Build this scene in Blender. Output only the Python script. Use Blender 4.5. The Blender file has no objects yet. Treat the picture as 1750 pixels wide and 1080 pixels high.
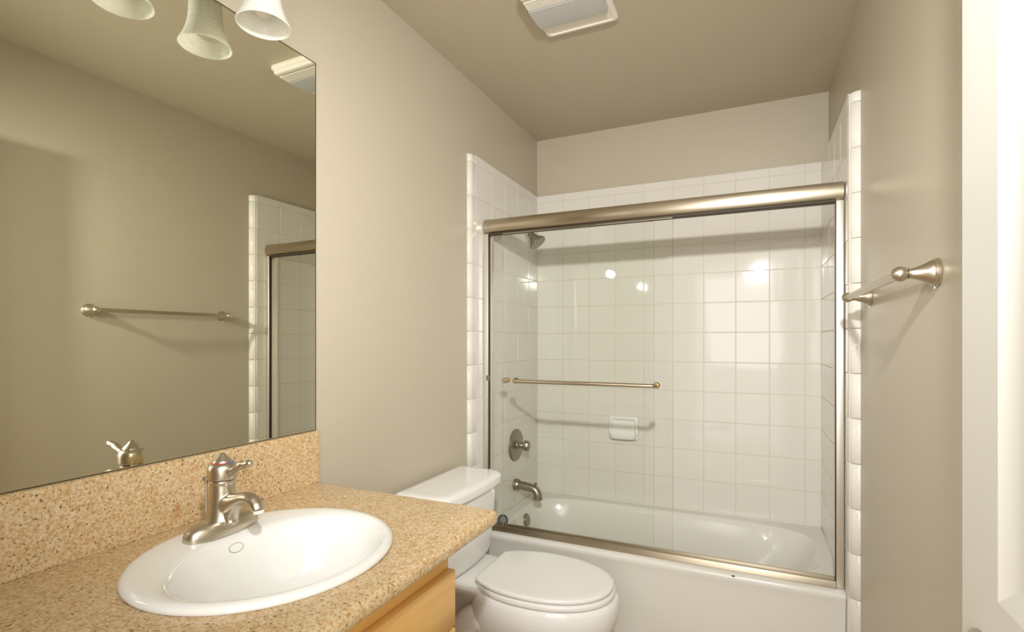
import bpy, bmesh, math, random
from mathutils import Vector, Matrix
random.seed(7)
sc = bpy.context.scene
C = sc.collection
PI = math.pi

# ------------------------------------------------------------------ camera, light, exposure
cam_d = bpy.data.cameras.new('camera')
cam = bpy.data.objects.new('camera', cam_d); C.objects.link(cam)
cam_d.sensor_fit = 'HORIZONTAL'; cam_d.sensor_width = 36.0
cam_d.lens = 36.0 * 880.448 / 1750
cam_d.shift_x = (875 - 885.54) / 1750
cam_d.shift_y = (582.01 - 540) / 1750
cam_d.clip_start = 0.02
cam.location = (1.1566, -2.8432, 1.2506)
cam.rotation_euler = (PI / 2, 0, 0.42435)
sc.camera = cam

w = bpy.data.worlds.new('world'); sc.world = w; w.use_nodes = True
bg = w.node_tree.nodes['Background']
bg.inputs[0].default_value = (1.0, 0.99, 0.97, 1); bg.inputs[1].default_value = 1.9

def light(name, kind, loc, target, power, color, **kw):
    d = bpy.data.lights.new(name, kind); d.energy = power; d.color = color
    for k, v in kw.items(): setattr(d, k, v)
    o = bpy.data.objects.new(name, d); C.objects.link(o); o.location = loc
    o.rotation_euler = (Vector(target) - Vector(loc)).to_track_quat('-Z', 'Y').to_euler()
    return o
# the photographer's flash, held above the camera in the doorway: a wide, flat beam
flash = light('camera_flash', 'SPOT', (1.23, -2.80, 1.93), (0.14, -0.22, 1.28), 178, (1.0, 0.99, 0.97),
              shadow_soft_size=0.035, spot_size=math.radians(126), spot_blend=1.0)
flash.scale = (1.0, 0.62, 1.0)
# unseen soft fill added beyond the doorway to brighten the room
light('hallway_fill', 'AREA', (1.06, -3.06, 1.42), (0.60, -1.6, 1.15), 10, (1.0, 0.99, 0.97),
      shape='RECTANGLE', size=0.72, size_y=0.95)
# added unseen spot, standing in for flash bounced off the mirror onto the right wall
bounce_fill = light('mirror_bounce_fill', 'SPOT', (0.10, -2.66, 1.80), (1.50, -1.38, 1.32), 34, (1.0, 0.99, 0.97),
               shadow_soft_size=0.03, spot_size=math.radians(80), spot_blend=0.9)

vs = sc.view_settings
sc.display_settings.display_device = 'sRGB'
vs.view_transform = 'Standard'; vs.look = 'None'; vs.exposure = 0.0; vs.gamma = 1.0
vs.use_curve_mapping = False
sc.cycles.max_bounces = 14; sc.cycles.diffuse_bounces = 6; sc.cycles.glossy_bounces = 6
sc.cycles.transparent_max_bounces = 24; sc.cycles.transmission_bounces = 10
sc.cycles.sample_clamp_indirect = 6.0
sc.cycles.use_denoising = True

# ------------------------------------------------------------------ materials
def s2l(c):
    return tuple((v / 12.92 if v <= 0.04045 else ((v + 0.055) / 1.055) ** 2.4) for v in [x / 255 for x in c]) + (1,)
def mat(name, rgb, rough=0.5, metal=0.0, **kw):
    m = bpy.data.materials.new(name); m.use_nodes = True
    b = m.node_tree.nodes['Principled BSDF']
    b.inputs['Base Color'].default_value = s2l(rgb)
    b.inputs['Roughness'].default_value = rough
    b.inputs['Metallic'].default_value = metal
    for k, v in kw.items(): b.inputs[k].default_value = v
    return m
def nodes(m): return m.node_tree.nodes, m.node_tree.links, m.node_tree.nodes['Principled BSDF']
def bump_noise(m, scale, strength, dist=0.002, detail=3, stretch=None):
    N, L, b = nodes(m)
    tc = N.new('ShaderNodeTexCoord'); nz = N.new('ShaderNodeTexNoise')
    nz.inputs['Scale'].default_value = scale; nz.inputs['Detail'].default_value = detail
    if stretch:
        mp = N.new('ShaderNodeMapping'); mp.inputs['Scale'].default_value = stretch
        L.new(tc.outputs['Object'], mp.inputs[0]); L.new(mp.outputs[0], nz.inputs['Vector'])
    else:
        L.new(tc.outputs['Object'], nz.inputs['Vector'])
    bp = N.new('ShaderNodeBump'); bp.inputs['Strength'].default_value = strength; bp.inputs['Distance'].default_value = dist
    L.new(nz.outputs['Fac'], bp.inputs['Height']); L.new(bp.outputs[0], b.inputs['Normal'])
    return nz
def color_noise(m, c1, c2, scale, lo=0.35, hi=0.65, detail=4, stretch=None):
    N, L, b = nodes(m)
    tc = N.new('ShaderNodeTexCoord'); nz = N.new('ShaderNodeTexNoise')
    nz.inputs['Scale'].default_value = scale; nz.inputs['Detail'].default_value = detail
    src = tc.outputs['Object']
    if stretch:
        mp = N.new('ShaderNodeMapping'); mp.inputs['Scale'].default_value = stretch
        L.new(src, mp.inputs[0]); src = mp.outputs[0]
    L.new(src, nz.inputs['Vector'])
    cr = N.new('ShaderNodeValToRGB')
    cr.color_ramp.elements[0].position = lo; cr.color_ramp.elements[0].color = s2l(c1)
    cr.color_ramp.elements[1].position = hi; cr.color_ramp.elements[1].color = s2l(c2)
    L.new(nz.outputs['Fac'], cr.inputs[0]); L.new(cr.outputs[0], b.inputs['Base Color'])

M = {}
M['paint'] = mat('greige_paint', (184, 174, 154), 0.38)
bump_noise(M['paint'], 260, 0.12, 0.0008, 2)
M['ceiling'] = mat('ceiling_paint', (186, 175, 152), 0.55)
bump_noise(M['ceiling'], 180, 0.15, 0.001, 2)
M['tile'] = mat('white_glazed_tile', (215, 211, 202), 0.06, **{'Specular IOR Level': 0.36})
M['grout'] = mat('cream_grout', (204, 197, 180), 0.8)
M['porcelain'] = mat('white_porcelain', (230, 229, 225), 0.08)
M['tub'] = mat('white_enamel', (217, 214, 206), 0.13)
M['nickel'] = mat('brushed_nickel', (200, 190, 172), 0.33, 1.0)
M['aged_nickel'] = mat('aged_nickel', (158, 149, 132), 0.36, 1.0)
M['nickel_bar'] = mat('satin_nickel', (188, 176, 154), 0.36, 1.0)
N_, L_, b_ = nodes(M['nickel_bar'])
tg = N_.new('ShaderNodeTangent'); tg.direction_type = 'RADIAL'; tg.axis = 'X'
L_.new(tg.outputs[0], b_.inputs['Tangent']); b_.inputs['Anisotropic'].default_value = 0.75; b_.inputs['Roughness'].default_value = 0.34
M['chrome'] = mat('satin_aluminium', (232, 226, 214), 0.42, 1.0)
M['dark_metal'] = mat('dark_pewter', (150, 142, 128), 0.38, 1.0)
M['brass'] = mat('polished_brass', (214, 172, 96), 0.2, 1.0)
M['bronze_nickel'] = mat('warm_nickel', (206, 192, 168), 0.28, 1.0)
M['rubber'] = mat('black_rubber', (28, 28, 28), 0.5)
M['channel'] = mat('dark_channel', (74, 60, 42), 0.6)
M['grey_plastic'] = mat('grey_plastic', (104, 102, 94), 0.5)
M['plastic'] = mat('white_plastic', (232, 226, 212), 0.45)
M['lens'] = mat('frosted_lens', (214, 214, 212), 0.35, **{'Transmission Weight': 0.25})
M['door'] = mat('white_door_paint', (208, 206, 198), 0.33)
M['mirror'] = mat('mirror_silver', (232, 232, 218), 0.0, 1.0)
M['mirror_edge'] = mat('mirror_edge', (96, 92, 76), 0.3, 0.6)
M['red'] = mat('red_mark', (200, 60, 50), 0.4)
M['blue'] = mat('blue_mark', (70, 110, 190), 0.4)
M['emblem'] = mat('printed_oval', (168, 165, 152), 0.3)
M['floor'] = mat('beige_floor', (196, 180, 154), 0.4)
M['caulk'] = mat('white_caulk', (222, 217, 206), 0.6)
M['stain'] = mat('worn_enamel', (52, 46, 38), 0.5)

# granite: golden ground, pale and rust patches, dark flecks
def granite():
    m = mat('golden_granite', (214, 178, 124), 0.22)
    N, L, b = nodes(m)
    tc = N.new('ShaderNodeTexCoord')
    def noise(scale, detail, rough=0.6):
        n = N.new('ShaderNodeTexNoise'); n.inputs['Scale'].default_value = scale
        n.inputs['Detail'].default_value = detail; n.inputs['Roughness'].default_value = rough
        L.new(tc.outputs['Object'], n.inputs['Vector']); return n.outputs['Fac']
    def ramp(src, stops):
        r = N.new('ShaderNodeValToRGB'); e = r.color_ramp.elements
        e[0].position, e[0].color = stops[0][0], stops[0][1]
        e[1].position, e[1].color = stops[-1][0], stops[-1][1]
        for p_, c_ in stops[1:-1]:
            k = e.new(p_); k.color = c_
        L.new(src, r.inputs[0]); return r.outputs[0]
    def mix(fac, a, c_):
        x = N.new('ShaderNodeMix'); x.data_type = 'RGBA'
        L.new(fac, x.inputs[0]); L.new(a, x.inputs[6])
        if hasattr(c_, 'links'): L.new(c_, x.inputs[7])
        else: x.inputs[7].default_value = c_
        return x.outputs[2]
    K, W1 = (0, 0, 0, 1), (1, 1, 1, 1)
    base = ramp(noise(130, 5, 0.75), [(0.30, s2l((167, 122, 67))), (0.44, s2l((191, 157, 108))), (0.55, s2l((205, 181, 142))), (0.72, s2l((216, 204, 180)))])
    vor = N.new('ShaderNodeTexVoronoi'); vor.inputs['Scale'].default_value = 230
    L.new(tc.outputs['Object'], vor.inputs['Vector'])
    sep = N.new('ShaderNodeSeparateColor'); L.new(vor.outputs['Color'], sep.inputs[0])
    crystal = ramp(sep.outputs[0], [(0.0, s2l((171, 130, 79))), (0.45, s2l((200, 172, 127))), (1.0, s2l((216, 202, 175)))])
    h = N.new('ShaderNodeValue'); h.outputs[0].default_value = 0.5
    col = mix(h.outputs[0], base, crystal)
    flecks = ramp(noise(210, 3, 0.6), [(0.0, W1), (0.345, W1), (0.40, K), (1.0, K)])
    col = mix(flecks, col, s2l((92, 66, 36)))
    rust = ramp(noise(34, 4, 0.6), [(0.0, K), (0.63, K), (0.72, (0.55, 0.55, 0.55, 1)), (1.0, (0.55, 0.55, 0.55, 1))])
    col = mix(rust, col, s2l((176, 118, 60)))
    L.new(col, b.inputs['Base Color'])
    return m
M['granite'] = granite()

def maple():
    m = mat('honey_maple', (214, 166, 92), 0.32)
    N, L, b = nodes(m)
    tc = N.new('ShaderNodeTexCoord'); mp = N.new('ShaderNodeMapping')
    mp.inputs['Scale'].default_value = (9, 0.9, 9)
    L.new(tc.outputs['Object'], mp.inputs[0])
    n = N.new('ShaderNodeTexNoise'); n.inputs['Scale'].default_value = 2.2; n.inputs['Detail'].default_value = 6
    n.inputs['Distortion'].default_value = 0.6
    L.new(mp.outputs[0], n.inputs['Vector'])
    r = N.new('ShaderNodeValToRGB'); e = r.color_ramp.elements
    e[0].position, e[0].color = 0.3, s2l((214, 160, 84)); e[1].position, e[1].color = 0.7, s2l((238, 192, 116))
    L.new(n.outputs['Fac'], r.inputs[0]); L.new(r.outputs[0], b.inputs['Base Color'])
    return m
M['wood'] = maple()

# thin clear glass: mostly see-through with a green tint and a mirror-like sheen
def thin_glass(name, tint, ior=1.25):
    m = bpy.data.materials.new(name); m.use_nodes = True
    N, L = m.node_tree.nodes, m.node_tree.links
    N.clear()
    o = N.new('ShaderNodeOutputMaterial'); t = N.new('ShaderNodeBsdfTransparent'); g = N.new('ShaderNodeBsdfGlossy')
    t.inputs[0].default_value = tint; g.inputs['Roughness'].default_value = 0.01
    f = N.new('ShaderNodeFresnel'); f.inputs[0].default_value = ior
    x = N.new('ShaderNodeMixShader')
    L.new(f.outputs[0], x.inputs[0]); L.new(t.outputs[0], x.inputs[1]); L.new(g.outputs[0], x.inputs[2]); L.new(x.outputs[0], o.inputs[0])
    return m
M['glass'] = thin_glass('shower_glass', (0.993, 0.998, 0.991, 1))

def alabaster():
    m = bpy.data.materials.new('alabaster_glass'); m.use_nodes = True
    N, L = m.node_tree.nodes, m.node_tree.links
    b = N['Principled BSDF']
    b.inputs['Base Color'].default_value = s2l((244, 243, 236)); b.inputs['Roughness'].default_value = 0.25
    tr = N.new('ShaderNodeBsdfTranslucent'); tr.inputs[0].default_value = s2l((250, 249, 243))
    tp = N.new('ShaderNodeBsdfTransparent'); tp.inputs[0].default_value = (0.95, 0.95, 0.92, 1)
    x = N.new('ShaderNodeMixShader'); x.inputs[0].default_value = 0.5
    x2 = N.new('ShaderNodeMixShader')
    tc = N.new('ShaderNodeTexCoord'); mp = N.new('ShaderNodeMapping'); mp.inputs['Scale'].default_value = (1, 1, 5)
    nz = N.new('ShaderNodeTexNoise'); nz.inputs['Scale'].default_value = 22; nz.inputs['Detail'].default_value = 5; nz.inputs['Distortion'].default_value = 1.5
    r = N.new('ShaderNodeValToRGB'); e = r.color_ramp.elements
    e[0].position, e[0].color = 0.4, (0.02, 0.02, 0.02, 1); e[1].position, e[1].color = 0.72, (0.2, 0.2, 0.2, 1)
    L.new(tc.outputs['Object'], mp.inputs[0]); L.new(mp.outputs[0], nz.inputs['Vector']); L.new(nz.outputs['Fac'], r.inputs[0])
    L.new(b.outputs[0], x.inputs[1]); L.new(tr.outputs[0], x.inputs[2])
    L.new(r.outputs[0], x2.inputs[0]); L.new(x.outputs[0], x2.inputs[1]); L.new(tp.outputs[0], x2.inputs[2])
    L.new(x2.outputs[0], N['Material Output'].inputs[0])
    return m
M['alabaster'] = alabaster()
M['bulb'] = mat('frosted_bulb', (240, 232, 216), 0.3, **{'Transmission Weight': 0.3})

# ------------------------------------------------------------------ mesh helpers
def finish(me, mats, smooth=True, angle=35):
    for m in (mats if isinstance(mats, (list, tuple)) else [mats]): me.materials.append(m)
    if smooth:
        for p in me.polygons: p.use_smooth = True
        me.set_sharp_from_angle(angle=math.radians(angle))
    me.update()
def obj(name, me, parent=None, loc=None):
    o = bpy.data.objects.new(name, me); C.objects.link(o)
    if parent is not None: o.parent = parent
    if loc is not None: o.location = loc
    return o
class B:
    """collects vertices and faces of one mesh"""
    def __init__(s): s.v = []; s.f = []; s.mi = []
    def add(s, vs_, fs, mi=0):
        k = len(s.v); s.v += [tuple(v) for v in vs_]
        s.f += [tuple(i + k for i in f) for f in fs]; s.mi += [mi] * len(fs)
        return s
    def hexa(s, lo, hi, mi=0):
        (a, b, c), (d, e, f) = lo, hi
        return s.add([(a, b, c), (d, b, c), (d, e, c), (a, e, c), (a, b, f), (d, b, f), (d, e, f), (a, e, f)],
                     [(0, 3, 2, 1), (4, 5, 6, 7), (0, 1, 5, 4), (1, 2, 6, 5), (2, 3, 7, 6), (3, 0, 4, 7)], mi)
    def box(s, lo, hi, bev=0.003, seg=2, mi=0):
        bm = bmesh.new(); bmesh.ops.create_cube(bm, size=1)
        for v in bm.verts: v.co = [(lo[i] + hi[i]) / 2 + v.co[i] * (hi[i] - lo[i]) for i in range(3)]
        if bev > 0: bmesh.ops.bevel(bm, geom=bm.edges[:], offset=bev, segments=seg, profile=0.5, affect='EDGES')
        bm.verts.index_update()
        s.add([v.co[:] for v in bm.verts], [[v.index for v in f.verts] for f in bm.faces], mi); bm.free(); return s
    def loft(s, rings, cap0=True, cap1=True, closed=False, mi=0):
        n = len(rings[0]); vs_ = [p for r in rings for p in r]; fs = []
        R = len(rings); last = R if closed else R - 1
        for i in range(last):
            a, b = i * n, ((i + 1) % R) * n
            for j in range(n):
                k = (j + 1) % n
                fs.append((a + j, a + k, b + k, b + j))
        if not closed:
            if cap0: fs.append(tuple(range(n - 1, -1, -1)))
            if cap1: fs.append(tuple((R - 1) * n + j for j in range(n)))
        return s.add(vs_, fs, mi)
    def lathe(s, prof, origin=(0, 0, 0), axis=(0, 0, 1), n=40, cap0=True, cap1=True, mi=0):
        """prof: list of (radius, height along axis)"""
        ax = Vector(axis).normalized(); q = ax.to_track_quat('Z', 'Y'); o = Vector(origin)
        rings = [[o + q @ Vector((max(r, 1e-5) * math.cos(2 * PI * j / n), max(r, 1e-5) * math.sin(2 * PI * j / n), h)) for j in range(n)] for r, h in prof]
        return s.loft(rings, cap0, cap1, mi=mi)
    def tube(s, pts, rad, n=20, mi=0, cap=True):
        """pts: path; rad: one radius or a list"""
        pts = [Vector(p) for p in pts]; rings = []
        up = None
        for i, p in enumerate(pts):
            t = (pts[min(i + 1, len(pts) - 1)] - pts[max(i - 1, 0)]).normalized()
            if up is None:
                up = t.orthogonal().normalized()
            up = (up - t * up.dot(t)).normalized(); sd = t.cross(up)
            r = rad[i] if isinstance(rad, (list, tuple)) else rad
            ru, rs = r if isinstance(r, tuple) else (r, r)
            rings.append([p + up * ru * math.cos(2 * PI * j / n) + sd * rs * math.sin(2 * PI * j / n) for j in range(n)])
        return s.loft(rings, cap, cap, mi=mi)
    def sphere(s, c, r, n=32, m=16, mi=0, sc_=(1, 1, 1)):
        prof = [(math.sin(PI * i / m), -math.cos(PI * i / m)) for i in range(m + 1)]
        rings = [[(c[0] + r * sc_[0] * max(a, 1e-4) * math.cos(2 * PI * j / n), c[1] + r * sc_[1] * max(a, 1e-4) * math.sin(2 * PI * j / n), c[2] + r * sc_[2] * b) for j in range(n)] for a, b in prof]
        return s.loft(rings, mi=mi)
    def build(s, name, mats, parent=None, smooth=True, angle=35, loc=None):
        me = bpy.data.meshes.new(name)
        off = Vector(loc) if loc is not None else None
        if parent is not None and off is None: off = Vector(parent.get('_base', (0, 0, 0)))
        off = off if off is not None else Vector((0, 0, 0))
        me.from_pydata([tuple(Vector(v) - off) for v in s.v], [], s.f)
        bm = bmesh.new(); bm.from_mesh(me); bmesh.ops.recalc_face_normals(bm, faces=bm.faces[:]); bm.to_mesh(me); bm.free()
        if any(s.mi):
            for p, k in zip(me.polygons, s.mi): p.material_index = k
        finish(me, mats, smooth, angle)
        o = obj(name, me, parent)
        if parent is None and loc is not None: o.location = loc
        return o
BASES = {}
def tag(o, label=None, cat=None, group=None, kind=None):
    if label: o['label'] = label
    if cat: o['category'] = cat
    if group: o['group'] = group
    if kind: o['kind'] = kind
    return o
def thing(name, label, cat, base, group=None):
    """an Empty at the thing's base; its parts are built in world coordinates and stored relative to it"""
    o = bpy.data.objects.new(name, None); C.objects.link(o); o.location = base; o.empty_display_size = 0.05
    o['_base'] = tuple(base)
    return tag(o, label, cat, group)
def struct(b, name, mats, label=None, parent=None, smooth=True, angle=35):
    o = b.build(name, mats, parent, smooth, angle)
    if parent is None: tag(o, label, None, None, 'structure')
    return o
def ring_rect(x0, x1, y0, y1, z, r=(0, 0, 0, 0), per=24, k=6):
    """rectangle in plan with corner radii (x1y1, x0y1, x0y0, x1y0); fixed point count"""
    P = []
    cs = [((x1, y1), r[0], 0), ((x0, y1), r[1], PI / 2), ((x0, y0), r[2], PI), ((x1, y0), r[3], 3 * PI / 2)]
    arcs = []
    for (cx, cy), rr, a0 in cs:
        sx = -1 if cx == x1 else 1; sy = -1 if cy == y1 else 1
        arcs.append([(cx + sx * rr + rr * math.cos(a0 + PI / 2 * i / k), cy + sy * rr + rr * math.sin(a0 + PI / 2 * i / k)) for i in range(k + 1)])
    for i in range(4):
        P += arcs[i]
        a, b = arcs[i][-1], arcs[(i + 1) % 4][0]
        P += [(a[0] + (b[0] - a[0]) * t / per, a[1] + (b[1] - a[1]) * t / per) for t in range(1, per)]
    return [(x, y, z) for x, y in P]
def ring_ell(cx, cy, a, b, z, like=None, n=96, e=2.0):
    out = []
    angs = [math.atan2((p[1] - cy), (p[0] - cx)) for p in like] if like else [2 * PI * j / n for j in range(n)]
    for t in angs:
        c, s_ = math.cos(t), math.sin(t)
        if like:
            d = (abs(c / a) ** e + abs(s_ / b) ** e) ** (-1 / e)
            out.append((cx + d * c, cy + d * s_, z))
        else:
            out.append((cx + a * math.copysign(abs(c) ** (2 / e), c), cy + b * math.copysign(abs(s_) ** (2 / e), s_), z))
    return out

# ------------------------------------------------------------------ the room
ZC = 2.444
Y0 = -2.90
def xl(y): return -0.012 + 0.0093 * y        # left wall is not quite square to the back wall
XR = 1.496
YB = 0.018
T = 0.1
b = B(); b.add([(xl(YB), YB, 0), (xl(Y0), Y0, 0), (xl(Y0) - T, Y0, 0), (xl(YB) - T, YB, 0), (xl(YB), YB, ZC), (xl(Y0), Y0, ZC), (xl(Y0) - T, Y0, ZC), (xl(YB) - T, YB, ZC)],
               [(0, 1, 5, 4), (1, 2, 6, 5), (2, 3, 7, 6), (3, 0, 4, 7), (0, 3, 2, 1), (4, 5, 6, 7)])
wall_left = struct(b, 'wall_left', M['paint'], 'greige painted wall behind the mirror, toilet tank and vanity', smooth=False)
wall_right = struct(B().hexa((XR, Y0, 0), (XR + T, YB, ZC)), 'wall_right', M['paint'], 'greige painted wall carrying the nickel towel bar', smooth=False)
wall_back = struct(B().hexa((xl(YB) - T, YB, 0), (XR + T, YB + T, ZC)), 'wall_back', M['paint'], 'greige painted wall at the far end above the tub tiles', smooth=False)
DX0, DX1, DZ = 0.64, 1.425, 2.03
b = B(); b.hexa((xl(Y0) - T, Y0 - T, 0), (DX0, Y0, ZC)); b.hexa((DX1, Y0 - T, 0), (XR + T, Y0, ZC)); b.hexa((DX0, Y0 - T, DZ), (DX1, Y0, ZC))
wall_front = struct(b, 'wall_front', M['paint'], 'greige painted wall around the doorway', smooth=False)
struct(B().hexa((-0.25, Y0 - 1.3, -0.05), (XR + T, YB + T, 0)), 'floor', M['floor'], 'beige bathroom floor', smooth=False)
struct(B().hexa((-0.25, Y0 - T, ZC), (XR + T, YB + T, ZC + 0.05)), 'ceiling', M['ceiling'], 'greige painted flat ceiling', smooth=False)

# wall tiles: one panel of square white tiles with grout per wall, plus the rounded edge trim
P_ = 0.1545; ZR = 0.52; ZT = 2.107; Z0 = 0.352
def tile_panel(name, wall, us, zs, put, thick, trim=None):
    """us, zs: seam positions; put(u, z, d): point at depth d out of the face (0 = glaze face)"""
    b = B()
    us = sorted(us)
    g = 0.0011; bev = 0.0022; dp = 0.0014
    umin, umax, zmin, zmax = us[0], us[-1], zs[0], zs[-1]
    def quadbox(u0, u1, z0, z1, d0, d1, mi):
        b.add([put(u0, z0, d0), put(u1, z0, d0), put(u1, z1, d0), put(u0, z1, d0), put(u0, z0, d1), put(u1, z0, d1), put(u1, z1, d1), put(u0, z1, d1)],
              [(0, 1, 2, 3), (4, 7, 6, 5), (0, 4, 5, 1), (1, 5, 6, 2), (2, 6, 7, 3), (3, 7, 4, 0)], mi)
    quadbox(umin, umax, zmin, zmax, -thick, -dp, 1)
    for i in range(len(us) - 1):
        for j in range(len(zs) - 1):
            u0, u1, z0, z1 = us[i] + g, us[i + 1] - g, zs[j] + g, zs[j + 1] - g
            if u1 - u0 < 0.006 or z1 - z0 < 0.006: continue
            tu, tz = random.uniform(-1, 1) * 0.0008, random.uniform(-1, 1) * 0.0008
            def d(u, z): return tu * ((u - u0) / (u1 - u0) - 0.5) * 2 * 0.5 + tz * ((z - z0) / (z1 - z0) - 0.5) * 2 * 0.5 - 0.0004
            o = [(u0, z0), (u1, z0), (u1, z1), (u0, z1)]
            n_ = [(u0 + bev, z0 + bev), (u1 - bev, z0 + bev), (u1 - bev, z1 - bev), (u0 + bev, z1 - bev)]
            m_ = [(u0 + bev * 0.35, z0 + bev * 0.35), (u1 - bev * 0.35, z0 + bev * 0.35), (u1 - bev * 0.35, z1 - bev * 0.35), (u0 + bev * 0.35, z1 - bev * 0.35)]
            V = [put(u, z, -dp - 0.001) for u, z in o] + [put(u, z, d(u, z) - 0.0006) for u, z in m_] + [put(u, z, d(u, z)) for u, z in n_]
            F = [(8, 9, 10, 11)]
            for k in range(4):
                k2 = (k + 1) % 4
                F += [(k, k2, 4 + k2, 4 + k), (4 + k, 4 + k2, 8 + k2, 8 + k)]
            b.add(V, F, 0)
    me = bpy.data.meshes.new(name); me.from_pydata([tuple(v) for v in b.v], [], b.f)
    bm = bmesh.new(); bm.from_mesh(me); bmesh.ops.recalc_face_normals(bm, faces=bm.faces[:]); bm.to_mesh(me); bm.free()
    for p, k in zip(me.polygons, b.mi): p.material_index = k
    finish(me, [M['tile'], M['grout']], True, 8)
    return obj(name, me, wall)
zs = [Z0] + [ZR + k * P_ for k in range(11)] + [ZT]
us_b = [0.0] + [0.1593 + k * P_ for k in range(9)] + [1.462]
tile_panel('tile_panel', wall_back, us_b, zs, lambda u, z, d: (u, -d, z), YB - 0.001)
ys = [0.0] + [-0.1368 - k * P_ for k in range(5)]
tile_panel('tile_panel', wall_left, ys, zs, lambda u, z, d: (d, u, z), 0.010)
zs_r = [0.0, 0.0565, 0.211, 0.3655] + zs[1:]
tile_panel('tile_panel', wall_right, [-0.0] + [-0.1210 - k * P_ for k in range(5)], zs, lambda u, z, d: (1.462 - d, u, z), 0.033)
for cx_, cy_, wl in ((0.0012, -0.0012, wall_left), (1.4608, -0.0012, wall_right)):
    b = B(); b.tube([(cx_, cy_, Z0), (cx_, cy_, ZT - 0.002)], 0.0026, 8); b.build('corner_caulk', M['caulk'], wl)
# bullnose strips: a rounded tile turning back to the wall, cut by grout lines
def bullnose(wall, face_x, wall_x, ya, yb, side, zlist):
    b = B()
    r = abs(wall_x - face_x); g = 0.0011
    for j in range(len(zlist) - 1):
        z0, z1 = zlist[j] + g, zlist[j + 1] - g
        top = j == len(zlist) - 2
        prof = [(face_x, ya), (face_x, yb + r)]
        for i in range(1, 11):
            t = PI / 2 * i / 10
            prof.append((face_x + side * r * (1 - math.cos(t)), yb + r - r * math.sin(t)))
        prof.append((wall_x, ya))
        rings = []
        levels = [(z0, 0.0012), (z0 + 0.0015, 0.0)] + ([(z1 - 0.008, 0.0), (z1 - 0.004, 0.002), (z1, 0.007)] if top else [(z1 - 0.0015, 0.0), (z1, 0.0012)])
        for z, ins in levels:
            rings.append([((x + side * ins * (1 if i < len(prof) - 1 else 0)), y + (ins if 2 <= i < len(prof) - 1 else 0), z) for i, (x, y) in enumerate(prof)])
        b.loft(rings, mi=0)
    b.hexa((min(face_x + side * 0.0025, wall_x), yb + r * 0.5, zlist[0]), (max(face_x + side * 0.0025, wall_x), ya, zlist[-1] - 0.008), 1)
    me_o = b.build('tile_edging', [M['tile'], M['grout']], wall, True, 50)
    return me_o
bullnose(wall_left, 0.0, xl(-0.78), -0.7548, -0.806, -1, [0.0, 0.0565, 0.211, 0.3655] + zs[1:])
bullnose(wall_right, 1.462, XR, -0.7390, -0.772, 1, [0.0, 0.0565, 0.211, 0.3655] + zs[1:])

for x0, x1, wl in ((1.4625, XR, wall_right), (xl(-0.72), -0.001, wall_left)):
    B().hexa((x0, -0.756, 0.0), (x1, -0.700, Z0)).build('tile_edging', M['tile'], wl, False)

# ------------------------------------------------------------------ bathtub
tub = thing('bathtub', 'white enamelled bathtub set between three tiled walls', 'bathtub', (0.73, -0.36, 0))
TX0, TX1, TYF = 0.001, 1.4612, -0.722
RZ = 0.360
b = B()
def o_ring(yf, z, ins=0): return ring_rect(TX0 + ins, TX1 - ins, yf, -0.002, z, (0, 0, 0, 0), per=30, k=4)
like = o_ring(TYF, RZ)
rings = [o_ring(-0.704, 0.002), o_ring(-0.704, 0.05), o_ring(-0.709, 0.22), o_ring(-0.7135, 0.300), o_ring(-0.7175, 0.322), o_ring(-0.7205, 0.333), o_ring(TYF, 0.342), o_ring(-0.7212, 0.350), o_ring(-0.7175, 0.3565), o_ring(-0.710, RZ)]
def basin(cx, a, cy, hb, z, e): return ring_ell(cx, cy, a, hb, z, like, e=e)
rings += [basin(0.735, 0.680, -0.345, 0.278, RZ, 4.5), basin(0.735, 0.676, -0.345, 0.272, 0.354, 4.5), basin(0.733, 0.666, -0.345, 0.262, 0.335, 4.2),
          basin(0.722, 0.642, -0.345, 0.247, 0.26, 4), basin(0.70, 0.598, -0.345, 0.233, 0.17, 3.8), basin(0.668, 0.54, -0.345, 0.220, 0.10, 3.6), basin(0.645, 0.485, -0.345, 0.195, 0.068, 3.4), basin(0.62, 0.40, -0.345, 0.15, 0.060, 3)]
b.loft(rings)
b.build('tub_shell', M['tub'], tub, True, 40)
b = B()   # overflow plate on the end wall of the basin
ov = Vector((0.0745, -0.342, 0.302)); ovn = Vector((0.97, 0, 0.20))
b.lathe([(0.034, -0.012), (0.034, 0.004), (0.031, 0.008), (0.012, 0.010), (0.0, 0.010)], ov, ovn, 32)
b.build('overflow_plate', M['aged_nickel'], tub)
b = B(); b.lathe([(0.034, 0.0), (0.034, 0.004), (0.028, 0.006), (0.0, 0.007)], (0.30, -0.345, 0.059), (0, 0, 1), 32)
b.build('drain', M['nickel'], tub)
b = B()   # chipped spot on the rim
b.sphere((1.095, -0.7195, 0.3545), 0.007, 12, 6, sc_=(1, 0.3, 0.45))
tag(b.build('enamel_chip', M['stain'], tub), 'small dark chip in the front rim')
# caulk bead where the tub meets the tiles
b = B(); b.tube([(0.004, -0.60, RZ), (0.004, -0.004, RZ), (1.4605, -0.004, RZ), (1.4605, -0.60, RZ)], 0.0036, 8)
b.build('caulk_bead', M['caulk'], tub)

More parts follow.
